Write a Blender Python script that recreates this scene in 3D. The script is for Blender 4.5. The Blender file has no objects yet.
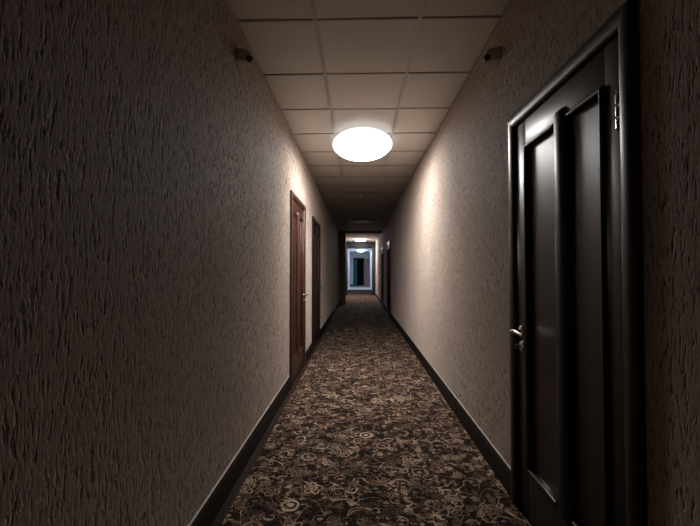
import bpy, bmesh, math, random
from mathutils import Vector, Matrix
random.seed(7)
PI = math.pi
sc = bpy.context.scene
C = sc.collection

# ------------------------------------------------------------------ camera, world, exposure
EYE = 1.197                                   # camera height above the floor
cam_d = bpy.data.cameras.new('camera')
cam_d.sensor_width = 36.0
cam_d.lens = 376.77 / 700 * 36
cam_d.clip_start = 0.02
cam = bpy.data.objects.new('camera', cam_d)
C.objects.link(cam)
cam.location = (0, 0, EYE)
cam.rotation_euler = (PI / 2 + 0.0215, 0, 0.0241)
sc.camera = cam

world = bpy.data.worlds.new('world')
sc.world = world
world.use_nodes = True
world.node_tree.nodes['Background'].inputs[0].default_value = (0.012, 0.014, 0.018, 1)
world.node_tree.nodes['Background'].inputs[1].default_value = 1.0

vs = sc.view_settings
vs.view_transform = 'Standard'
vs.look = 'None'
vs.exposure = 0.0
vs.gamma = 1.0
vs.use_curve_mapping = False

# light strengths of the lamps (the glowing diffusers)
LAMP_NEAR = (93.0, (1.0, 0.975, 0.955))
LAMP_MID = (180.0, (1.0, 0.93, 0.94))
LAMP_FAR = (55.0, (0.78, 0.89, 1.0))

# ------------------------------------------------------------------ dimensions (metres)
WL, WR = -0.7097, 0.8135                      # wall faces
H = EYE + 1.4427                              # ceiling face
GX = -0.2506                                  # first ceiling runner
ROW0 = 2.1326                                 # a cross joint of the ceiling
YB = ROW0 - 9 * 0.6                           # back end of the corridor
Y_STUB = 13.55                                # narrowing of the corridor
Y_FRAME = 18.7                                # dark wooden frame
Y_CARPET = 24.4
Y_END = 30.0
WT = 0.14                                     # wall thickness


# ------------------------------------------------------------------ mesh helpers
def new_obj(name, me, parent=None):
    o = bpy.data.objects.new(name, me)
    C.objects.link(o)
    if parent is not None:
        o.parent = parent
    return o


def finish(bm, name, mat, parent=None, smooth=False, recalc=True, auto=None):
    if recalc:
        bmesh.ops.recalc_face_normals(bm, faces=bm.faces)
    me = bpy.data.meshes.new(name)
    bm.to_mesh(me)
    bm.free()
    me.materials.append(mat)
    if smooth:
        for p in me.polygons:
            p.use_smooth = True
        if auto is not None:
            me.set_sharp_from_angle(angle=math.radians(auto))
    return new_obj(name, me, parent)


def add_box(bm, x0, x1, y0, y1, z0, z1, bev=0.0, seg=2):
    x0, x1 = min(x0, x1), max(x0, x1)
    v = [bm.verts.new((x, y, z)) for x in (x0, x1) for y in (y0, y1) for z in (z0, z1)]
    f = [bm.faces.new([v[i] for i in q]) for q in
         ((0, 1, 3, 2), (4, 6, 7, 5), (0, 4, 5, 1), (2, 3, 7, 6), (0, 2, 6, 4), (1, 5, 7, 3))]
    if bev > 0:
        bmesh.ops.recalc_face_normals(bm, faces=f)
        es = list({e for q in f for e in q.edges})
        bmesh.ops.bevel(bm, geom=es, offset=bev, segments=seg, affect='EDGES', profile=0.5)
    return f


def box(name, mat, parent, x0, x1, y0, y1, z0, z1, bev=0.0, seg=2):
    bm = bmesh.new()
    add_box(bm, min(x0, x1), max(x0, x1), min(y0, y1), max(y0, y1), z0, z1, bev, seg)
    return finish(bm, name, mat, parent, smooth=bev > 0, auto=40)


def add_lathe(bm, prof, n=32, mtx=None):
    """prof: list of (r, z); closed onto the axis when r == 0"""
    rings = []
    for r, z in prof:
        if r < 1e-6:
            rings.append([bm.verts.new((0, 0, z))])
        else:
            rings.append([bm.verts.new((r * math.cos(2 * PI * k / n), r * math.sin(2 * PI * k / n), z)) for k in range(n)])
    for a, b in zip(rings, rings[1:]):
        for k in range(n):
            k2 = (k + 1) % n
            if len(a) == 1 and len(b) == 1:
                continue
            if len(a) == 1:
                bm.faces.new((a[0], b[k], b[k2]))
            elif len(b) == 1:
                bm.faces.new((a[k], a[k2], b[0]))
            else:
                bm.faces.new((a[k], a[k2], b[k2], b[k]))
    if mtx is not None:
        vs_ = [v for r in rings for v in r]
        bmesh.ops.transform(bm, matrix=mtx, verts=vs_)


def add_tube(bm, pts, rad, n=12):
    """tube along points, rad a number or a list"""
    pts = [Vector(p) for p in pts]
    rings = []
    for i, p in enumerate(pts):
        d = (pts[min(i + 1, len(pts) - 1)] - pts[max(i - 1, 0)]).normalized()
        a = Vector((0, 0, 1)) if abs(d.z) < 0.9 else Vector((1, 0, 0))
        u = d.cross(a).normalized()
        w = d.cross(u).normalized()
        r = rad[i] if isinstance(rad, (list, tuple)) else rad
        rings.append([bm.verts.new(p + r * (math.cos(2 * PI * k / n) * u + math.sin(2 * PI * k / n) * w)) for k in range(n)])
    for a, b in zip(rings, rings[1:]):
        for k in range(n):
            bm.faces.new((a[k], a[(k + 1) % n], b[(k + 1) % n], b[k]))
    bm.faces.new(rings[0])
    bm.faces.new(rings[-1][::-1])


def empty(name, loc, rz=0.0):
    o = bpy.data.objects.new(name, None)
    o.empty_display_size = 0.1
    C.objects.link(o)
    o.location = loc
    o.rotation_euler = (0, 0, rz)
    return o


def tag(o, label=None, cat=None, group=None, kind=None):
    if label:
        o['label'] = label
    if cat:
        o['category'] = cat
    if group:
        o['group'] = group
    if kind:
        o['kind'] = kind
    return o


# ------------------------------------------------------------------ material helpers
class NT:
    """tiny wrapper so that node maths reads like formulas"""
    def __init__(self, name):
        self.mat = bpy.data.materials.new(name)
        self.mat.use_nodes = True
        self.t = self.mat.node_tree
        self.t.nodes.clear()
        self.out = self.t.nodes.new('ShaderNodeOutputMaterial')

    def n(self, typ, **kw):
        nd = self.t.nodes.new(typ)
        for k, v in kw.items():
            setattr(nd, k, v)
        return nd

    def put(self, sock, v):
        if isinstance(v, bpy.types.NodeSocket):
            self.t.links.new(v, sock)
        else:
            sock.default_value = v

    def m(self, op, a, b=None, c=None, clamp=False):
        nd = self.n('ShaderNodeMath', operation=op)
        nd.use_clamp = clamp
        self.put(nd.inputs[0], a)
        if b is not None:
            self.put(nd.inputs[1], b)
        if c is not None:
            self.put(nd.inputs[2], c)
        return nd.outputs[0]

    def v(self, op, a, b=None):
        nd = self.n('ShaderNodeVectorMath', operation=op)
        self.put(nd.inputs[0], a)
        if b is not None:
            self.put(nd.inputs[1], b)
        return nd.outputs['Value'] if op in ('LENGTH', 'DOT_PRODUCT', 'DISTANCE') else nd.outputs[0]

    def obj(self):
        return self.n('ShaderNodeTexCoord').outputs['Object']

    def geo(self):
        return self.n('ShaderNodeNewGeometry').outputs['Position']

    def map(self, vec, scale=(1, 1, 1), loc=(0, 0, 0), rot=(0, 0, 0)):
        nd = self.n('ShaderNodeMapping')
        self.put(nd.inputs[0], vec)
        nd.inputs[1].default_value = loc
        nd.inputs[2].default_value = rot
        nd.inputs[3].default_value = scale
        return nd.outputs[0]

    def noise(self, vec, scale, detail=2, rough=0.5, dist=0.0, col=False):
        nd = self.n('ShaderNodeTexNoise')
        self.put(nd.inputs['Vector'], vec)
        nd.inputs['Scale'].default_value = scale
        nd.inputs['Detail'].default_value = detail
        nd.inputs['Roughness'].default_value = rough
        nd.inputs['Distortion'].default_value = dist
        return nd.outputs['Color' if col else 'Fac']

    def ramp(self, fac, stops):
        nd = self.n('ShaderNodeValToRGB')
        self.put(nd.inputs[0], fac)
        el = nd.color_ramp.elements
        while len(el) < len(stops):
            el.new(0.5)
        for e, (p, c) in zip(el, stops):
            e.position = p
            e.color = (c, c, c, 1) if isinstance(c, (int, float)) else (*c, 1)
        return nd.outputs[0]

    def mix(self, fac, a, b):
        nd = self.n('ShaderNodeMix', data_type='RGBA')
        self.put(nd.inputs[0], fac)
        self.put(nd.inputs[6], a if isinstance(a, bpy.types.NodeSocket) else (*a, 1))
        self.put(nd.inputs[7], b if isinstance(b, bpy.types.NodeSocket) else (*b, 1))
        return nd.outputs[2]

    def step(self, x, lo, hi):
        nd = self.n('ShaderNodeMapRange', interpolation_type='SMOOTHSTEP')
        self.put(nd.inputs[0], x)
        self.put(nd.inputs[1], lo)
        self.put(nd.inputs[2], hi)
        return nd.outputs[0]

    def bump(self, h, strength, dist):
        nd = self.n('ShaderNodeBump')
        nd.inputs['Strength'].default_value = strength
        nd.inputs['Distance'].default_value = dist
        self.put(nd.inputs['Height'], h)
        return nd.outputs[0]

    def bsdf(self, col, rough=0.5, metal=0.0, spec=0.5, normal=None, coat=0.0, coat_rough=0.1):
        nd = self.n('ShaderNodeBsdfPrincipled')
        self.put(nd.inputs['Base Color'], col if isinstance(col, bpy.types.NodeSocket) else (*col, 1))
        self.put(nd.inputs['Roughness'], rough)
        nd.inputs['Metallic'].default_value = metal
        nd.inputs['Specular IOR Level'].default_value = spec
        nd.inputs['Coat Weight'].default_value = coat
        nd.inputs['Coat Roughness'].default_value = coat_rough
        if normal is not None:
            self.put(nd.inputs['Normal'], normal)
        self.t.links.new(nd.outputs[0], self.out.inputs[0])
        return self.mat


def srgb(r, g, b):
    f = lambda c: (c / 255 / 12.92) if c / 255 <= 0.04045 else ((c / 255 + 0.055) / 1.055) ** 2.4
    return (f(r), f(g), f(b))


def mat_wallpaper(name, base, groove, amount=1.0):
    t = NT(name)
    p = t.geo()
    # long vertical scratches of a "bark" textured wallpaper
    wob = t.v('ADD', p, t.v('MULTIPLY', t.v('SUBTRACT', t.noise(p, 14, 2, col=True), (0.5, 0.5, 0.5)), (0.014, 0.014, 0.0)))
    s1 = t.noise(t.map(wob, (118, 118, 27)), 1.0, 3, 0.62)
    s2 = t.noise(t.map(wob, (70, 70, 18), loc=(3, 7, 1)), 1.0, 2, 0.55)
    s3 = t.noise(t.map(wob, (170, 170, 60), loc=(1, 2, 9)), 1.0, 2, 0.6)
    g1 = t.step(s1, 0.555, 0.66)
    g2 = t.m('MULTIPLY', t.step(s2, 0.57, 0.66), t.step(s3, 0.40, 0.55))
    g = t.m('MAXIMUM', g1, g2)
    patch = t.noise(p, 1.3, 3, 0.6)
    hgt = t.m('ADD', t.m('MULTIPLY', g, -1.0), t.m('MULTIPLY', s3, 0.5))
    col = t.mix(t.m('MULTIPLY', g, 0.66 * amount), base, groove)
    col = t.mix(t.m('MULTIPLY', t.step(s3, 0.5, 0.70), 0.42 * amount), col, groove)
    col = t.mix(t.m('MULTIPLY', patch, 0.16), col, groove)
    fine = t.m('MULTIPLY_ADD', s3, 0.8, t.m('MULTIPLY', g, -0.6))
    t.bsdf(col, 0.8, spec=0.15, normal=t.bump(fine, 0.9 * amount, 0.003))
    for nd in t.t.nodes:
        if nd.type == 'BSDF_PRINCIPLED':
            nd.inputs['Diffuse Roughness'].default_value = 1.0
    # the deep scratches are pressed into the wall itself
    dn = t.n('ShaderNodeDisplacement')
    dn.inputs['Midlevel'].default_value = 0.0
    dn.inputs['Scale'].default_value = 0.00145 * amount
    deep = t.m('MULTIPLY', t.step(s1, 0.535, 0.68), -1.0)
    t.put(dn.inputs['Height'], t.m('MULTIPLY_ADD', t.step(s2, 0.56, 0.70), -0.8, deep))
    t.t.links.new(dn.outputs[0], t.out.inputs['Displacement'])
    t.mat.displacement_method = 'BOTH'
    return t.mat


def mat_carpet():
    t = NT('floral_carpet')
    p0 = t.geo()
    wob = t.v('MULTIPLY', t.v('SUBTRACT', t.noise(p0, 22, 2, col=True), (0.5, 0.5, 0.5)), (0.03, 0.03, 0))
    p = t.v('MULTIPLY', t.v('ADD', p0, wob), (1, 1, 0))
    dark, mid, beige, red, tan = srgb(20, 14, 11), srgb(80, 60, 49), srgb(230, 199, 170), srgb(98, 57, 46), srgb(142, 112, 93)
    col = t.mix(t.noise(p, 9, 3, 0.6), dark, srgb(58, 43, 34))

    def cells(scale, off, rnd=0.85):
        nd = t.n('ShaderNodeTexVoronoi', voronoi_dimensions='2D', feature='F1')
        q = t.v('ADD', p, (*off, 0))
        t.put(nd.inputs['Vector'], q)
        nd.inputs['Scale'].default_value = scale
        nd.inputs['Randomness'].default_value = rnd
        L = t.v('SUBTRACT', q, nd.outputs['Position'])
        sx = t.n('ShaderNodeSeparateXYZ')
        t.put(sx.inputs[0], L)
        sep = t.n('ShaderNodeSeparateColor')
        t.put(sep.inputs[0], nd.outputs['Color'])
        return (nd.outputs['Distance'], t.m('ARCTAN2', sx.outputs[1], sx.outputs[0]),
                sep.outputs[0], sep.outputs[1], sep.outputs[2])

    def band(x, c, w):
        return t.m('SUBTRACT', 1.0, t.step(t.m('ABSOLUTE', t.m('SUBTRACT', x, c)), w * 0.6, w))

    def less(x, c, s=0.04):
        return t.m('SUBTRACT', 1.0, t.step(x, t.m('SUBTRACT', c, s) if not isinstance(c, float) else c - s,
                                           t.m('ADD', c, s) if not isinstance(c, float) else c + s))

    def pick(x, lo, hi):
        return t.m('MULTIPLY', t.m('GREATER_THAN', x, lo), t.m('LESS_THAN', x, hi))

    # small leaves, two layers of stretched blobs
    for sc_, off, st, c, k in ((24, (3.1, 1.7), (1.0, 0.55, 0), tan, 0.6), (20, (7.3, 5.1), (0.5, 1.0, 0), mid, 0.6),
                               (34, (1.3, 9.1), (0.6, 1.0, 0), beige, 0.45), (26, (5.7, 2.2), (1.0, 0.6, 0), red, 0.45)):
        nd = t.n('ShaderNodeTexVoronoi', voronoi_dimensions='2D', feature='F1')
        t.put(nd.inputs['Vector'], t.v('ADD', t.v('MULTIPLY', p, st), (*off, 0)))
        nd.inputs['Scale'].default_value = sc_
        sep = t.n('ShaderNodeSeparateColor')
        t.put(sep.inputs[0], nd.outputs['Color'])
        msk = t.m('MULTIPLY', less(nd.outputs['Distance'], 0.30, 0.05), t.m('LESS_THAN', sep.outputs[0], 0.36))
        col = t.mix(t.m('MULTIPLY', msk, k), col, c)
    # curling stems
    for sc_, w, c, k in ((9, 0.018, tan, 0.6), (15, 0.022, dark, 0.9), (6, 0.011, beige, 0.6)):
        nz = t.noise(t.v('ADD', p, (sc_, 2 * sc_, 0)), sc_, 1.5, 0.5, 0.9)
        col = t.mix(t.m('MULTIPLY', band(nz, 0.5, w), k), col, c)
    # rosettes, rings and paisley arcs
    for sc_, off, kk in ((6.0, (0.37, 0.11), 1.0), (9.5, (2.9, 4.4), 1.0), (15.0, (6.1, 0.8), 1.0)):
        r, th, a, b, c3 = cells(sc_, off)
        nang = t.m('ADD', t.m('MULTIPLY', th, t.m('FLOOR', t.m('MULTIPLY_ADD', b, 3.0, 5.0))), t.m('MULTIPLY', a, 6.0))
        pet = t.m('MULTIPLY_ADD', t.m('COSINE', nang), 0.055, 0.27)
        inside = less(r, t.m('ADD', pet, 0.05), 0.02)
        flower = t.m('MAXIMUM', band(t.m('SUBTRACT', r, pet), 0.0, 0.035), t.m('MAXIMUM', band(r, 0.14, 0.03), less(r, 0.06, 0.02)))
        ring = t.m('MAXIMUM', band(r, 0.25, 0.055), less(r, 0.10, 0.02))
        spiral = t.m('MULTIPLY', band(t.m('SUBTRACT', r, t.m('MULTIPLY', th, 0.035)), 0.26, 0.05),
                     t.step(t.m('COSINE', t.m('MULTIPLY_ADD', a, 6.28, th)), -0.4, 0.0))
        w1, w2, w3 = pick(b, 0.0, 0.26), pick(b, 0.26, 0.33), pick(b, 0.33, 0.60)
        fill = t.m('MULTIPLY', t.m('MAXIMUM', w1, w2), inside)
        col = t.mix(t.m('MULTIPLY', fill, 0.75), col, t.mix(c3, dark, srgb(62, 40, 30)))
        msk = t.m('ADD', t.m('MULTIPLY', w1, flower), t.m('ADD', t.m('MULTIPLY', w2, ring), t.m('MULTIPLY', w3, spiral)))
        tone = t.mix(c3, tan, beige)
        col = t.mix(t.m('MULTIPLY', msk, t.m('MULTIPLY_ADD', c3, 0.45, 0.45 * kk), clamp=True), col, tone)
    # broad areas of lighter and darker pile, and the yarn
    area = t.noise(p, 2.2, 2, 0.6)
    col = t.mix(t.m('MULTIPLY', t.step(t.noise(p, 7, 3, 0.6), 0.42, 0.62), 0.62), col, dark)
    yarn = t.noise(p0, 420, 1, 0.5)
    col = t.mix(t.m('MULTIPLY', yarn, 0.5), col, dark)
    return t.bsdf(col, 0.95, spec=0.1, normal=t.bump(yarn, 0.5, 0.004))


def mat_wood(name, c1, c2, rough=0.3, coat=0.25, axis='Z', scale=1.0, spec=0.5):
    t = NT(name)
    p = t.geo()
    st = {'Z': (38, 38, 2.2), 'Y': (38, 2.2, 38), 'X': (2.2, 38, 38)}[axis]
    g = t.noise(t.map(p, tuple(s * scale for s in st)), 1.0, 4, 0.6, 0.4)
    col = t.mix(t.step(g, 0.35, 0.7), c1, c2)
    return t.bsdf(col, t.m('MULTIPLY_ADD', g, 0.12, rough - 0.06), spec=spec, coat=coat, coat_rough=0.28,
                  normal=t.bump(g, 0.08, 0.001))


def mat_plain(name, c, rough=0.5, metal=0.0, spec=0.5, grain=0.0, gs=60, var=0.12):
    t = NT(name)
    p = t.geo()
    nz = t.noise(p, gs, 3, 0.6)
    dk = tuple(x * (1 - var * 2) for x in c)
    col = t.mix(nz, c, dk)
    return t.bsdf(col, rough, metal, spec, normal=t.bump(nz, grain, 0.001) if grain else None)


def mat_tile():
    t = NT('ceiling_tile_board')
    p = t.geo()
    n1 = t.noise(p, 260, 2, 0.6)
    n2 = t.noise(p, 4, 3, 0.6)
    col = t.mix(t.step(n1, 0.55, 0.75), srgb(194, 189, 182), srgb(174, 168, 160))
    col = t.mix(t.m('MULTIPLY', n2, 0.25), col, srgb(160, 148, 138))
    return t.bsdf(col, 0.85, spec=0.2, normal=t.bump(n1, 0.25, 0.001))


def mat_lamp(name, power, z_lo=None, z_hi=None, top=1.0):
    """glowing opal diffuser; its boards point down, so the flanks and the top are weaker"""
    strength, c = power
    t = NT(name)
    em = t.n('ShaderNodeEmission')
    em.inputs[0].default_value = (*c, 1)
    if z_lo is None:
        em.inputs[1].default_value = strength
    else:
        sx = t.n('ShaderNodeSeparateXYZ')
        t.put(sx.inputs[0], t.obj())
        f = t.step(sx.outputs[2], z_lo, z_hi)
        t.put(em.inputs[1], t.m('MULTIPLY_ADD', f, strength * (top - 1.0), strength))
    t.t.links.new(em.outputs[0], t.out.inputs[0])
    return t.mat


M = {}
M['wall'] = mat_wallpaper('bark_wallpaper', srgb(192, 176, 163), srgb(92, 74, 63))
M['lobby'] = mat_plain('pale_plaster', srgb(228, 232, 238), 0.7, spec=0.25, grain=0.2, gs=8, var=0.05)
M['stub'] = mat_plain('grey_green_paint', srgb(122, 124, 108), 0.7, spec=0.25, grain=0.2, gs=10)
M['carpet'] = mat_carpet()
M['board'] = mat_wood('brown_floor_board', srgb(46, 31, 24), srgb(32, 22, 17), 0.8, 0.0, 'Y', spec=0.12)
M['concrete'] = mat_plain('screed', srgb(90, 82, 76), 0.9, grain=0.3)
M['white_floor'] = mat_plain('white_floor_tile', srgb(205, 208, 212), 0.35, gs=5, var=0.05)
M['base'] = mat_wood('dark_baseboard_wood', srgb(32, 23, 18), srgb(21, 15, 12), 0.7, 0.0, 'Y', spec=0.15)
M['caulk'] = mat_plain('pale_sealant', srgb(168, 156, 147), 0.6)
M['wenge'] = mat_wood('dark_lacquered_wood', srgb(31, 22, 18), srgb(20, 14, 12), 0.40, 0.14, spec=0.34)
M['mahogany'] = mat_wood('red_brown_lacquered_wood', srgb(68, 37, 25), srgb(42, 23, 16), 0.34, 0.25)
M['walnut'] = mat_wood('dark_brown_lacquered_wood', srgb(44, 29, 23), srgb(30, 20, 16), 0.55, 0.0, spec=0.22)
M['shadow_line'] = mat_plain('black_rubber_seal', (0.006, 0.005, 0.005), 0.7)  # near-black colour standing for the shade in the door gaps
M['tile'] = mat_tile()
M['bar'] = mat_plain('painted_metal_bar', srgb(172, 165, 157), 0.38, 0.0, 0.6)
M['cross'] = mat_plain('matt_metal_bar', srgb(160, 153, 145), 0.75, 0.0, 0.2)
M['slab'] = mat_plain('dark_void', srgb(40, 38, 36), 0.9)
M['chrome'] = mat_plain('satin_chrome', (0.72, 0.68, 0.62), 0.22, 1.0, var=0.05)
M['brass'] = mat_plain('pale_brass', (0.62, 0.50, 0.36), 0.25, 1.0, var=0.05)
M['sensor'] = mat_plain('grey_plastic', srgb(158, 154, 150), 0.5)
M['lens'] = mat_plain('black_gloss_plastic', (0.008, 0.008, 0.009), 0.12)
M['white_plastic'] = mat_plain('white_plastic', srgb(215, 212, 206), 0.45)
M['opal_off'] = mat_plain('unlit_opal_plastic', srgb(205, 205, 202), 0.3)
M['teal'] = mat_plain('teal_paint', srgb(70, 140, 152), 0.5)
M['pinkish'] = mat_wood('pinkish_brown_wood', srgb(176, 150, 146), srgb(150, 120, 116), 0.45, 0.05)
M['black_frame'] = mat_plain('dark_frame_paint', srgb(32, 35, 40), 0.5)

# ------------------------------------------------------------------ doors: where they stand
#  n, side (+1 right, -1 left), near and far outer edge of the casing, top of the casing, material
DOORS = [
    (1, +1, 1.098, 2.012, EYE + 0.806, M['wenge']),
    (2, -1, 3.835, 4.835, EYE + 0.833, M['mahogany']),
    (3, -1, 5.640, 6.680, EYE + 0.828, M['walnut']),
    (4, +1, 9.760, 10.70, EYE + 0.800, M['wenge']),
    (5, +1, 12.55, 13.50, EYE + 0.800, M['wenge']),
]
CW = 0.066                                     # casing width
RAB = CW - 0.010                               # wall opening starts this far inside the casing


# ------------------------------------------------------------------ structure: walls
def wall_with_openings(name, x_face, side, y0, y1, ops, mat):
    bm = bmesh.new()
    xa, xb = (x_face, x_face + WT) if side > 0 else (x_face - WT, x_face)
    y = y0

    def grid(ya, yb, za, zb):
        # the face seen from the corridor, fine enough near the camera to carry the pressed relief
        cuts = [ya, yb]
        for lo, hi, st in ((0.25, 5.5, 0.0038), (5.5, 9.0, 0.012)):
            lo2, hi2 = max(lo, ya), min(hi, yb)
            if hi2 > lo2:
                k = max(1, int((hi2 - lo2) / st))
                cuts += [lo2 + (hi2 - lo2) * i / k for i in range(k + 1)]
        cuts = sorted(set(round(c, 6) for c in cuts))
        nz = max(1, int((zb - za) / 0.017))
        pr = None
        for c in cuts:
            cur = [bm.verts.new((x_face, c, za + (zb - za) * i / nz)) for i in range(nz + 1)]
            if pr:
                for i in range(nz):
                    q = (pr[i], cur[i], cur[i + 1], pr[i + 1])
                    bm.faces.new(q[::-1] if side > 0 else q)
            pr = cur

    in_a, in_b = (x_face + 0.012, xb) if side > 0 else (xa, x_face - 0.012)
    xa, xb = in_a, in_b
    for a, b, top in sorted(ops):
        grid(y, a, -0.02, H + 0.15)
        grid(a, b, top, H + 0.15)
        y = b
    grid(y, y1, -0.02, H + 0.15)
    y = y0
    for a, b, top in sorted(ops):
        add_box(bm, xa, xb, y, a, -0.02, H + 0.15)
        add_box(bm, xa, xb, a, b, top, H + 0.15)
        y = b
    add_box(bm, xa, xb, y, y1, -0.02, H + 0.15)
    # back of the door niches
    for a, b, top in ops:
        xo = xb if side > 0 else xa - 0.02
        add_box(bm, xo, xo + 0.02, a - 0.05, b + 0.05, -0.02, top + 0.05)
    return tag(finish(bm, name, mat, recalc=False), kind='structure')


ops = {1: [], -1: []}
for n, s, a, b, top, m_ in DOORS:
    ops[s].append((a + RAB, b - RAB, top - RAB))
tag(wall_with_openings('wall_right', WR, +1, YB, Y_FRAME, ops[1], M['wall']), 'long beige textured wallpaper wall with the glossy black-brown door')
tag(wall_with_openings('wall_left', WL, -1, YB, Y_FRAME, ops[-1], M['wall']), 'long beige textured wallpaper wall with the red-brown door')
tag(box('wall_back', M['wall'], None, WL - WT, WR + WT, YB - WT, YB, -0.02, H + 0.15), 'textured wall closing the corridor', kind='structure')
tag(box('wall_left', M['lobby'], None, WL - WT, WL, Y_FRAME, Y_END + 2.6, -0.02, H + 0.15), 'pale blue-white plaster wall of the far lobby', kind='structure')
tag(box('wall_right', M['lobby'], None, WR, WR + WT, Y_FRAME, Y_END + 2.6, -0.02, H + 0.15), 'pale blue-white plaster wall of the far lobby', kind='structure')

# far wall with its doorway
DX0, DX1, DTOP = -0.44, 0.42, EYE + 1.02
bm = bmesh.new()
add_box(bm, WL, DX0, Y_END, Y_END + 0.15, -0.02, H + 0.15)
add_box(bm, DX1, WR, Y_END, Y_END + 0.15, -0.02, H + 0.15)
add_box(bm, DX0, DX1, Y_END, Y_END + 0.15, DTOP, H + 0.15)
tag(finish(bm, 'wall_far', M['lobby']), 'pale end wall of the lobby with an open doorway', kind='structure')
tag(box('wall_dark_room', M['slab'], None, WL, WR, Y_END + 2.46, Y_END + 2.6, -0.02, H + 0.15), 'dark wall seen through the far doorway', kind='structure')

# narrowing: stub of wall on the left and a shallow beam
tag(box('wall_stub', M['stub'], None, WL, -0.485, Y_STUB, Y_STUB + 0.16, 0.0, H + 0.1), 'dark grey-green stub of wall narrowing the corridor', kind='structure')
tag(box('trim_1', M['stub'], None, -0.485, WR, Y_STUB + 0.02, Y_STUB + 0.14, EYE + 1.372, H + 0.1), 'shallow beam under the ceiling beside the wall stub', kind='structure')

# dark wooden frame further down the corridor
fr = tag(empty('trim_2', (0, Y_FRAME, 0)), 'dark wooden frame around the passage to the bright lobby', kind='structure')
box('post', M['black_frame'], fr, WL, -0.575, 0, 0.12, 0.0, H, 0.004)
box('post', M['black_frame'], fr, 0.648, WR, 0, 0.12, 0.0, H, 0.004)
box('header', M['black_frame'], fr, -0.575, 0.648, 0, 0.12, EYE + 1.145, H, 0.004)

# ------------------------------------------------------------------ structure: floor
fl = tag(box('floor', M['concrete'], None, WL - WT, WR + WT, YB - WT, Y_CARPET, -0.12, -0.012), 'brown boarded floor showing beside the carpet', kind='structure')
bl = 0.46
y = YB
bm = bmesh.new()
add_box(bm, 0, 0.115, 0.0015, bl - 0.0015, -0.012, 0.0, 0.0015, 1)
b0 = finish(bm, 'floor_board', M['board'], fl)
first = True
k = 0
while y < 13.4:
    o = b0 if first else b0.copy()
    if not first:
        C.objects.link(o)
    first = False
    o.location = (WL + 0.002, y, random.uniform(-0.0006, 0.0006))
    y += bl
tag(box('floor', M['white_floor'], None, WL - WT, WR + WT, Y_CARPET, Y_END + 2.6, -0.12, 0.0), 'pale smooth floor of the far lobby', kind='structure')

# the carpet
bm = bmesh.new()
add_box(bm, -0.648, WR - 0.016, YB + 0.02, Y_CARPET, -0.011, 0.007, 0.003, 2)
carpet = finish(bm, 'carpet_runner', M['carpet'], smooth=True, auto=50)
tag(carpet, 'dark brown carpet with beige flowers and scrolls running along the corridor', 'carpet')


# baseboards: rounded top profile swept along y, with a pale line of sealant above
def baseboard(name, side, y0, y1, label):
    x = WR if side > 0 else WL
    prof = [(0, 0), (0.014, 0), (0.014, 0.100), (0.0125, 0.113), (0.009, 0.122), (0.006, 0.128), (0.005, 0.134), (0, 0.136)]
    bm = bmesh.new()
    r = [[bm.verts.new((x - side * d, yy, z)) for d, z in prof] for yy in (y0, y1)]
    n = len(prof)
    for i in range(n):
        j = (i + 1) % n
        bm.faces.new((r[0][i], r[0][j], r[1][j], r[1][i]))
    bm.faces.new(r[0])
    bm.faces.new(r[1][::-1])
    o = tag(finish(bm, name, M['base'], smooth=True, auto=35), label, kind='structure')
    bm = bmesh.new()
    pr = [(0, 0.1355), (0.006, 0.1345), (0.0045, 0.139), (0, 0.142)]
    r = [[bm.verts.new((x - side * d, yy, z)) for d, z in pr] for yy in (y0, y1)]
    for i in range(4):
        j = (i + 1) % 4
        bm.faces.new((r[0][i], r[0][j], r[1][j], r[1][i]))
    bm.faces.new(r[0])
    bm.faces.new(r[1][::-1])
    finish(bm, 'sealant_line', M['caulk'], o)


for side, nm, yend in ((1, 'baseboard_right', Y_FRAME), (-1, 'baseboard_left', Y_STUB)):
    y = YB
    for n, s, a, b, top, m_ in DOORS:
        if s == side:
            baseboard(nm, side, y, a, 'dark brown wooden baseboard with a pale line along its top')
            y = b
    baseboard(nm, side, y, yend, 'dark brown wooden baseboard with a pale line along its top')
baseboard('baseboard_left', -1, Y_STUB + 0.16, Y_FRAME, 'dark baseboard between wall stub and dark wooden frame')
tag(box('baseboard_far', M['base'], None, WL, DX0 - 0.05, Y_END - 0.02, Y_END, 0.0, 0.12, 0.003), 'black baseboard left of the far doorway', kind='structure')

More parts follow.
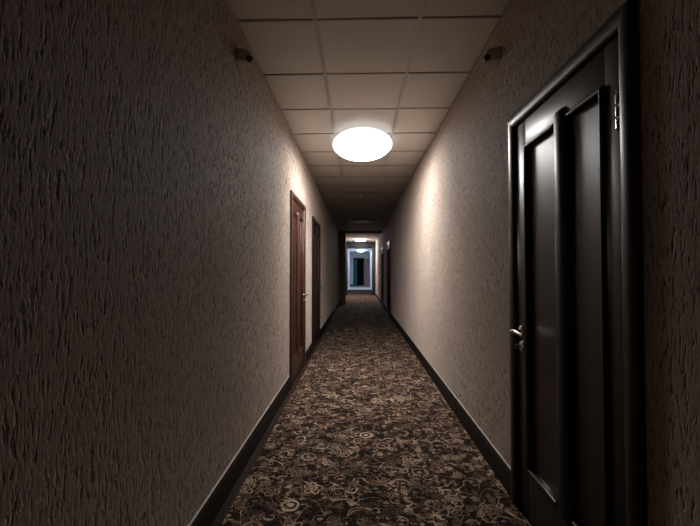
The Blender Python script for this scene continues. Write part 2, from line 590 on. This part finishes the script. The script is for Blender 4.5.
# ------------------------------------------------------------------ structure: ceiling
ceil = tag(box('ceiling', M['slab'], None, WL - WT, WR + WT, YB - WT, Y_FRAME + 0.12, H + 0.15, H + 0.25), 'suspended ceiling of pale square tiles in a metal grid', kind='structure')
tag(box('ceiling', M['lobby'], None, WL - WT, WR + WT, Y_FRAME + 0.12, Y_END + 2.6, H, H + 0.25), 'smooth pale ceiling of the far lobby', kind='structure')
BW = 0.012                                      # half width of a bar
cols = [(WL, GX), (GX, GX + 0.6), (GX + 0.6, WR)]
rows = []
y = YB
while y < Y_FRAME - 0.05:
    rows.append((y, min(y + 0.6, Y_FRAME)))
    y += 0.6
tile_mesh = {}
tees = {}
for (ya, yb) in rows:
    for ci, (xa, xb) in enumerate(cols):
        key = (ci, round(yb - ya, 3))
        w, l = xb - xa, yb - ya
        if key not in tile_mesh:
            bm = bmesh.new()
            add_box(bm, -w / 2 + 0.006, w / 2 - 0.006, -l / 2 + 0.006, l / 2 - 0.006, 0.0, 0.014, 0.0015, 1)
            o = finish(bm, 'ceiling_tile', M['tile'], ceil)
            tile_mesh[key] = o
        else:
            o = tile_mesh[key].copy()
            C.objects.link(o)
        o.location = ((xa + xb) / 2, (ya + yb) / 2, H + 0.004 + random.uniform(0, 0.0015))
        o.rotation_euler = (random.uniform(-0.003, 0.003), random.uniform(-0.003, 0.003), 0)
        if yb < Y_FRAME - 0.05:
            if ci not in tees:
                bm = bmesh.new()
                xl = -w / 2 + (BW if ci > 0 else 0.0)
                xr = w / 2 - (BW if ci < 2 else 0.0)
                add_box(bm, xl, xr, -0.0075, 0.0075, -0.0005, 0.0008)
                add_box(bm, xl, xr, -0.0015, 0.0015, 0.0008, 0.034)
                t_ = finish(bm, 'cross_bar', M['cross'], ceil)
                tees[ci] = t_
            else:
                t_ = tees[ci].copy()
                C.objects.link(t_)
            t_.location = ((xa + xb) / 2, yb + random.uniform(-0.002, 0.002), H)
            t_.rotation_euler = (0, 0, random.uniform(-0.003, 0.003))
for gx in (GX, GX + 0.6):
    bm = bmesh.new()
    add_box(bm, gx - BW, gx + BW, YB, Y_FRAME, H - 0.001, H + 0.001)
    add_box(bm, gx - 0.0015, gx + 0.0015, YB, Y_FRAME, H + 0.001, H + 0.04)
    finish(bm, 'main_bar', M['bar'], ceil)
for xa, xb in ((WL, WL + 0.014), (WR - 0.014, WR)):
    bm = bmesh.new()
    add_box(bm, xa, xb, YB, Y_FRAME, H - 0.0005, H + 0.001)
    finish(bm, 'edge_bar', M['bar'], ceil)


# ------------------------------------------------------------------ doors
def make_door(n, side, ya, yb, top, wood, label):
    """local frame: a runs along the corridor from the near casing edge, out points into the corridor"""
    root = tag(empty('door_%d' % n, (WR if side > 0 else WL, ya, 0), PI / 2 if side > 0 else -PI / 2), label, kind='structure')
    W = yb - ya

    def P(a, out, z):
        return Vector((side * a, out, z))

    def part(name, mat, boxes, bev=0.0, seg=2, parent=root):
        bm = bmesh.new()
        for (a0, a1, o0, o1, z0, z1) in boxes:
            x0, x1 = sorted((side * a0, side * a1))
            add_box(bm, x0, x1, o0, o1, z0, z1, bev, seg)
        return finish(bm, name, mat, parent, smooth=bev > 0, auto=40)

    def strip(name, mat, prof, p0, p1, m0, m1, acro, parent=root):
        """profile (u, out) swept from p0 to p1 (in a,z); acro = direction of u in (a,z); m0, m1 = mitre shift per u"""
        d = Vector((p1[0] - p0[0], p1[1] - p0[1])).normalized()
        bm = bmesh.new()
        rr = []
        for (pp, m_) in ((p0, m0), (p1, m1)):
            ring = []
            for u, o_ in prof:
                a = pp[0] + acro[0] * u + d.x * m_ * u
                z = pp[1] + acro[1] * u + d.y * m_ * u
                ring.append(bm.verts.new(P(a, o_, z)))
            rr.append(ring)
        nn = len(prof)
        for i in range(nn):
            j = (i + 1) % nn
            bm.faces.new((rr[0][i], rr[0][j], rr[1][j], rr[1][i]))
        bm.faces.new(rr[0])
        bm.faces.new(rr[1][::-1])
        return finish(bm, name, mat, parent, smooth=True, auto=50)

    # rounded architrave, u = 0 at the opening, u = CW outside
    cp = [(0.0, 0.001), (0.0, 0.010), (0.003, 0.015)]
    for k in range(0, 9):
        an = PI - k * PI / 8
        cp.append((0.035 + 0.031 * math.cos(an), 0.015 + 0.013 * math.sin(an)))
    cp += [(CW, 0.010), (CW, 0.001)]
    zi = top - CW
    strip('casing', wood, cp, (CW, 0.0), (CW, zi), 0, 1, (-1, 0))
    strip('casing', wood, cp, (W - CW, 0.0), (W - CW, zi), 0, 1, (1, 0))
    strip('casing_head', wood, cp, (CW, zi), (W - CW, zi), -1, 1, (0, 1))
    # jamb linings in the wall opening
    jb = 0.012
    e = 0.0025
    part('jamb', wood, [(RAB + 0.001, CW + 0.002, -0.10, 0.0008, 0.0, zi)])
    part('jamb', wood, [(W - CW - 0.002, W - RAB - 0.001, -0.10, 0.0008, 0.0, zi)])
    part('jamb_head', wood, [(RAB + 0.001, W - RAB - 0.001, -0.10, 0.0008, zi, top - RAB - 0.001)])
    part('door_seal', M['shadow_line'], [(CW + 0.002, W - CW - 0.002, -0.060, -0.050, 0.0, zi)])  # black sheet behind the leaf, shade painted into the gaps around it

    # leaf
    a0, a1 = CW + 0.005, W - CW - 0.005
    z0, z1 = 0.014, zi - 0.004
    F = 0.006                                     # face of the leaf
    Bk = -0.036
    s_in, s_out = 0.078, 0.102                    # stile widths: hinge side, lock side
    pz0, pz1 = EYE - 0.955, z1 - 0.125            # panel opening
    pm = (a0 + s_in + a1 - s_out) / 2
    mw = 0.046                                    # half width of the mullion
    if n == 1:
        pm = 1.513 - ya
    part('stile', wood, [(a0, a0 + s_in, Bk, F, z0, z1)], 0.0025)
    part('stile', wood, [(a1 - s_out, a1, Bk, F, z0, z1)], 0.0025)
    part('rail', wood, [(a0 + s_in + e * 0.4, a1 - s_out - e * 0.4, Bk, F, pz1, z1)], 0.002)
    part('rail', wood, [(a0 + s_in + e * 0.4, a1 - s_out - e * 0.4, Bk, F, z0, pz0)], 0.002)
    bounds = [(a0 + s_in, pm - mw), (pm + mw, a1 - s_out)]
    # half round centre mullion with a domed head that laps over the rail
    bm = bmesh.new()
    K, Rz = 12, 5
    zt, zb = pz1 + 0.042, pz0 - 0.030
    rings = []
    prof_z = [(zb, 0.35)] + [(zb + mw * (1 - math.cos(t_ * PI / 2 / Rz)) * 0.8, max(0.35, math.sin(t_ * PI / 2 / Rz))) for t_ in range(1, Rz + 1)]
    prof_z += [(zt - mw * (1 - math.cos(t_ * PI / 2 / Rz)) * 0.8, max(0.35, math.sin(t_ * PI / 2 / Rz))) for t_ in range(Rz, 0, -1)] + [(zt, 0.35)]
    for zz, sc_ in prof_z:
        ring = []
        for k in range(K + 1):
            an = PI - PI * k / K
            ring.append(bm.verts.new(P(pm + mw * math.cos(an) * (0.75 + 0.25 * sc_), F - 0.014 + 0.036 * sc_ * math.sin(an) ** 0.8, zz)))
        rings.append(ring)
    for ra, rb in zip(rings, rings[1:]):
        for k in range(K):
            bm.faces.new((ra[k], ra[k + 1], rb[k + 1], rb[k]))
        bm.faces.new((ra[K], ra[0], rb[0], rb[K]))
    bm.faces.new(rings[0])
    bm.faces.new(rings[-1][::-1])
    finish(bm, 'mullion', wood, root, smooth=True, auto=60)
    # rounded moulding around each recessed panel
    mo = 0.018
    mp = [(0.0, Bk), (0.0, F)] + [(mo / 2 - mo / 2 * math.cos(PI * k / 8), F + 0.013 * math.sin(PI * k / 8)) for k in range(1, 8)] + [(mo, F - 0.004), (mo + 0.004, F - 0.017), (mo + 0.004, Bk)]
    for bi, (pa, pb) in enumerate(bounds):
        pn = part('panel', wood, [(pa - (0.02 if bi else -0.012), pb + (0.02 if bi == 0 else -0.012), Bk + 0.012, F - 0.014, pz0 + 0.012, pz1 - 0.012)])
        fld = 0.012
        if bi == 0:
            strip('moulding', wood, mp, (pa, pz0), (pa, pz1), 1, -1, (1, 0), pn)
        else:
            strip('moulding', wood, mp, (pb, pz0), (pb, pz1), 1, -1, (-1, 0), pn)
        strip('moulding', wood, mp, (pa, pz1), (pb, pz1), 1, -1, (0, -1), pn)
        strip('moulding', wood, mp, (pa, pz0), (pb, pz0), 1, -1, (0, 1), pn)

    # lever handle on the far stile, thumb turn below it
    ha = a1 - 0.043
    hz = EYE - 0.296
    rotout = Matrix.Rotation(-PI / 2, 4, 'X')       # lathe axis z -> out (+y)
    bm = bmesh.new()
    add_lathe(bm, [(0, 0), (0.026, 0), (0.026, 0.004), (0.022, 0.009), (0.012, 0.011), (0, 0.011)], 24)
    bmesh.ops.transform(bm, matrix=Matrix.Translation(P(ha, F, hz)) @ rotout, verts=bm.verts)
    hd = finish(bm, 'handle', M['chrome'], root, smooth=True, auto=40)
    bm = bmesh.new()
    pts = [P(ha, F + 0.008, hz), P(ha, F + 0.035, hz), P(ha - 0.003, F + 0.048, hz), P(ha - 0.014, F + 0.055, hz + 0.001),
           P(ha - 0.045, F + 0.056, hz + 0.004), P(ha - 0.085, F + 0.054, hz + 0.002), P(ha - 0.118, F + 0.048, hz - 0.004)]
    add_tube(bm, pts, [0.0095, 0.009, 0.0095, 0.010, 0.0095, 0.0085, 0.007], 14)
    finish(bm, 'lever', M['chrome'], hd, smooth=True, auto=60)
    bm = bmesh.new()
    add_lathe(bm, [(0, 0), (0.025, 0), (0.025, 0.004), (0.020, 0.008), (0, 0.009)], 24)
    bmesh.ops.transform(bm, matrix=Matrix.Translation(P(ha, F, hz - 0.076)) @ rotout, verts=bm.verts)
    lk = finish(bm, 'lock_rosette', M['chrome'], root, smooth=True, auto=40)
    bm = bmesh.new()
    add_lathe(bm, [(0, 0.007), (0.008, 0.007), (0.008, 0.018), (0.0105, 0.021), (0.0105, 0.028), (0.007, 0.031), (0, 0.031)], 18)
    for v in bm.verts:
        if v.co.z > 0.0185:
            v.co.x *= 0.45
            v.co.y *= 1.5
    bmesh.ops.transform(bm, matrix=Matrix.Translation(P(ha, F, hz - 0.076)) @ rotout, verts=bm.verts)
    finish(bm, 'thumb_turn', M['brass'], lk, smooth=True, auto=50)
    # barrel hinges on the near stile
    for hzb in (EYE + 0.432, EYE - 0.92):
        hg = part('hinge', M['chrome'], [(a0 + 0.001, a0 + 0.016, F, F + 0.0022, hzb, hzb + 0.118)], 0.0008, 1)
        bm = bmesh.new()
        for k in range(3):
            prf = [(0, 0.0), (0.0055, 0.0005), (0.0072, 0.002), (0.0072, 0.031), (0.0055, 0.0325), (0, 0.033)]
            add_lathe(bm, prf, 14, Matrix.Translation(P(a0 - 0.002, F + 0.012, hzb + 0.004 + k * 0.0375)))
        finish(bm, 'knuckles', M['chrome'], hg, smooth=True, auto=40)
        bm = bmesh.new()
        for zz in (hzb + 0.1165, hzb - 0.006):
            add_lathe(bm, [(0, 0.0), (0.004, 0.001), (0.0055, 0.005), (0.004, 0.009), (0, 0.0105)], 14, Matrix.Translation(P(a0 - 0.002, F + 0.012, zz)))
        finish(bm, 'finial', M['brass'], hg, smooth=True, auto=60)
    return root


DL = {1: 'glossy black-brown panelled door with chrome hinge in the textured wall',
      2: 'red-brown wooden panelled door with lever handle opposite the bright lamp',
      3: 'dark brown panelled door beyond the red-brown door',
      4: 'dark door in shade, between the glossy door and the wall stub',
      5: 'dark door in deep shade facing the wall stub'}
for n, s, a, b, top, m_ in DOORS:
    make_door(n, s, a, b, top, m_, DL[n])

# far doorway: frame, teal leaf ajar, pinkish leaf swung into the lobby
root = tag(empty('door_6', (0, Y_END, 0)), 'open far doorway with a teal leaf and a pinkish brown leaf', kind='structure')
box('frame_post', M['black_frame'], root, DX0 - 0.02, DX0 + 0.05, -0.025, 0.15, 0.0, DTOP)
box('frame_post', M['black_frame'], root, DX1 - 0.05, DX1 + 0.02, -0.025, 0.15, 0.0, DTOP)
box('frame_head', M['black_frame'], root, DX0 - 0.02, DX1 + 0.02, -0.025, 0.15, DTOP - 0.06, DTOP + 0.03)


def leaf(name, mat, hx, hy, ang, w):
    bm = bmesh.new()
    add_box(bm, 0, w, -0.02, 0.02, 0.012, DTOP - 0.07, 0.004, 1)
    for zz0, zz1 in ((0.2, 0.95), (1.1, 2.0)):
        add_box(bm, 0.08, w - 0.08, -0.028, 0.028, zz0, zz1, 0.006, 1)
    bmesh.ops.transform(bm, matrix=Matrix.Translation((hx, hy, 0)) @ Matrix.Rotation(ang, 4, 'Z'), verts=bm.verts)
    return finish(bm, name, mat, root, smooth=True, auto=40)


lf = leaf('leaf', M['teal'], DX0 + 0.07, 0.17, math.radians(52), 0.33)
lf['label'] = 'teal door leaf'
lf = leaf('leaf', M['pinkish'], DX1 - 0.03, -0.05, math.radians(-50), 0.56)
lf['label'] = 'pinkish brown door leaf'
bm = bmesh.new()
add_lathe(bm, [(0, 0), (0.03, 0), (0.03, 0.01), (0.012, 0.014), (0.012, 0.04), (0.028, 0.05), (0.03, 0.065), (0, 0.075)], 18)
bmesh.ops.transform(bm, matrix=Matrix.Translation((DX1 - 0.03 + 0.50 * math.cos(math.radians(50)), -0.05 - 0.50 * math.sin(math.radians(50)), 0.93)) @ Matrix.Rotation(math.radians(-50), 4, 'Z') @ Matrix.Translation((0, -0.028, 0)) @ Matrix.Rotation(PI / 2, 4, 'X'), verts=bm.verts)
finish(bm, 'knob', M['white_plastic'], lf, smooth=True, auto=50)


# ------------------------------------------------------------------ lamps
def lamp(name, loc, a, c, mat, label, flat=2.0, oval=1.0):
    root = tag(empty(name, loc), label, 'ceiling lamp', 'ceiling lamps along the corridor')
    bm = bmesh.new()
    prof = []
    N = 24
    for k in range(N + 1):
        t_ = PI * k / N
        cs, sn = math.cos(t_), math.sin(t_)
        r = a * abs(sn) ** (2 / flat)
        z = -c + c * (1 if cs > 0 else -1) * abs(cs) ** (2 / flat)
        prof.append((r if 0 < k < N else 0, z - 0.014))
    add_lathe(bm, prof, 48)
    for v in bm.verts:
        v.co.y *= oval
    finish(bm, 'diffuser', mat, root, smooth=True)
    bm = bmesh.new()
    add_lathe(bm, [(0, 0.0), (a * 0.32, 0.0), (a * 0.32, -0.010), (a * 0.28, -0.018), (0, -0.018)], 40)
    finish(bm, 'ceiling_plate', M['white_plastic'], root, smooth=True, auto=40)
    return root


lamp('ceiling_lamp', (0.036, 4.105, H - 0.001), 0.328, 0.060,
     mat_lamp('lit_opal_near', LAMP_NEAR, -0.134, -0.098, 0.013), 'big oval glowing white ceiling lamp near the red-brown door', 2.0, 1.63)
lamp('ceiling_lamp', (0.05, 10.5, H - 0.001), 0.24, 0.030, M['opal_off'], 'unlit shallow round ceiling lamp in the dark stretch of corridor', 2.6)
lamp('ceiling_lamp', (0.07, 17.2, H - 0.001), 0.215, 0.028, mat_lamp('lit_opal_mid', LAMP_MID), 'small lit ceiling lamp just before the dark wooden frame', 2.6)
lamp('ceiling_lamp', (0.10, 26.0, H - 0.001), 0.22, 0.045, mat_lamp('lit_opal_far', LAMP_FAR), 'small cool white ceiling lamp lit in the far lobby', 2.6)


# ------------------------------------------------------------------ sensors high on the walls
def sensor(side, loc, label):
    root = tag(empty('motion_sensor', loc), label, 'sensor', 'motion sensors facing each other under the ceiling')
    root.scale = (1.2, 1.1, 1.1)
    s = -side                                       # into the corridor
    bm = bmesh.new()
    add_box(bm, min(0, s * 0.008), max(0, s * 0.008), -0.030, 0.030, -0.036, 0.034, 0.002, 2)
    finish(bm, 'wall_plate', M['sensor'], root, smooth=True, auto=40)
    # wedge body, top sloping down into the corridor
    bm = bmesh.new()
    pr = [(0.008, 0.034), (0.045, 0.026), (0.068, 0.012), (0.076, -0.008), (0.072, -0.030), (0.050, -0.036), (0.008, -0.034)]
    rr = [[bm.verts.new((s * x, y, z)) for x, z in pr] for y in (-0.028, 0.028)]
    n = len(pr)
    fs = [bm.faces.new((rr[0][i], rr[0][(i + 1) % n], rr[1][(i + 1) % n], rr[1][i])) for i in range(n)]
    fs += [bm.faces.new(rr[0]), bm.faces.new(rr[1][::-1])]
    bmesh.ops.recalc_face_normals(bm, faces=fs)
    bmesh.ops.bevel(bm, geom=list(bm.edges), offset=0.003, segments=2, affect='EDGES')
    body = finish(bm, 'housing', M['sensor'], root, smooth=True, auto=40)
    # dark eye at the lower tip, turned down the corridor
    bm = bmesh.new()
    add_lathe(bm, [(0, 0.0), (0.016, 0.0), (0.017, 0.012), (0.014, 0.020), (0.008, 0.024), (0, 0.025)], 20)
    d = Vector((s * 0.55, -0.6, -0.45)).normalized()
    q = d.to_track_quat('Z', 'Y').to_matrix().to_4x4()
    bmesh.ops.transform(bm, matrix=Matrix.Translation((s * 0.062, -0.016, -0.020)) @ q, verts=bm.verts)
    eye = finish(bm, 'eye', M['lens'], root, smooth=True, auto=50)
    bm = bmesh.new()
    add_lathe(bm, [(0, 0.0), (0.0045, 0.0), (0.004, 0.003), (0, 0.0045)], 12)
    bmesh.ops.transform(bm, matrix=Matrix.Translation(Vector((s * 0.076, -0.016, -0.030)) + d * 0.008) @ q, verts=bm.verts)
    finish(bm, 'indicator', M['white_plastic'], root, smooth=True)


sensor(-1, (WL, 2.15, EYE + 1.246), 'small grey wedge sensor on the wall with the red-brown door')
sensor(+1, (WR, 2.17, EYE + 1.246), 'small grey wedge sensor on the wall with the glossy black-brown door')

# smoke detector on the ceiling
root = tag(empty('smoke_detector', (0.035, 7.12, H - 0.0005)), 'small round white smoke detector on the ceiling tiles', 'smoke detector')
bm = bmesh.new()
add_lathe(bm, [(0, 0), (0.05, 0), (0.05, -0.012), (0.046, -0.016), (0, -0.016)], 28)
finish(bm, 'base', M['white_plastic'], root, smooth=True, auto=40)
bm = bmesh.new()
add_lathe(bm, [(0, -0.016), (0.038, -0.016), (0.040, -0.028), (0.034, -0.040), (0.018, -0.045), (0, -0.045)], 28)
finish(bm, 'chamber', M['white_plastic'], root, smooth=True, auto=40)
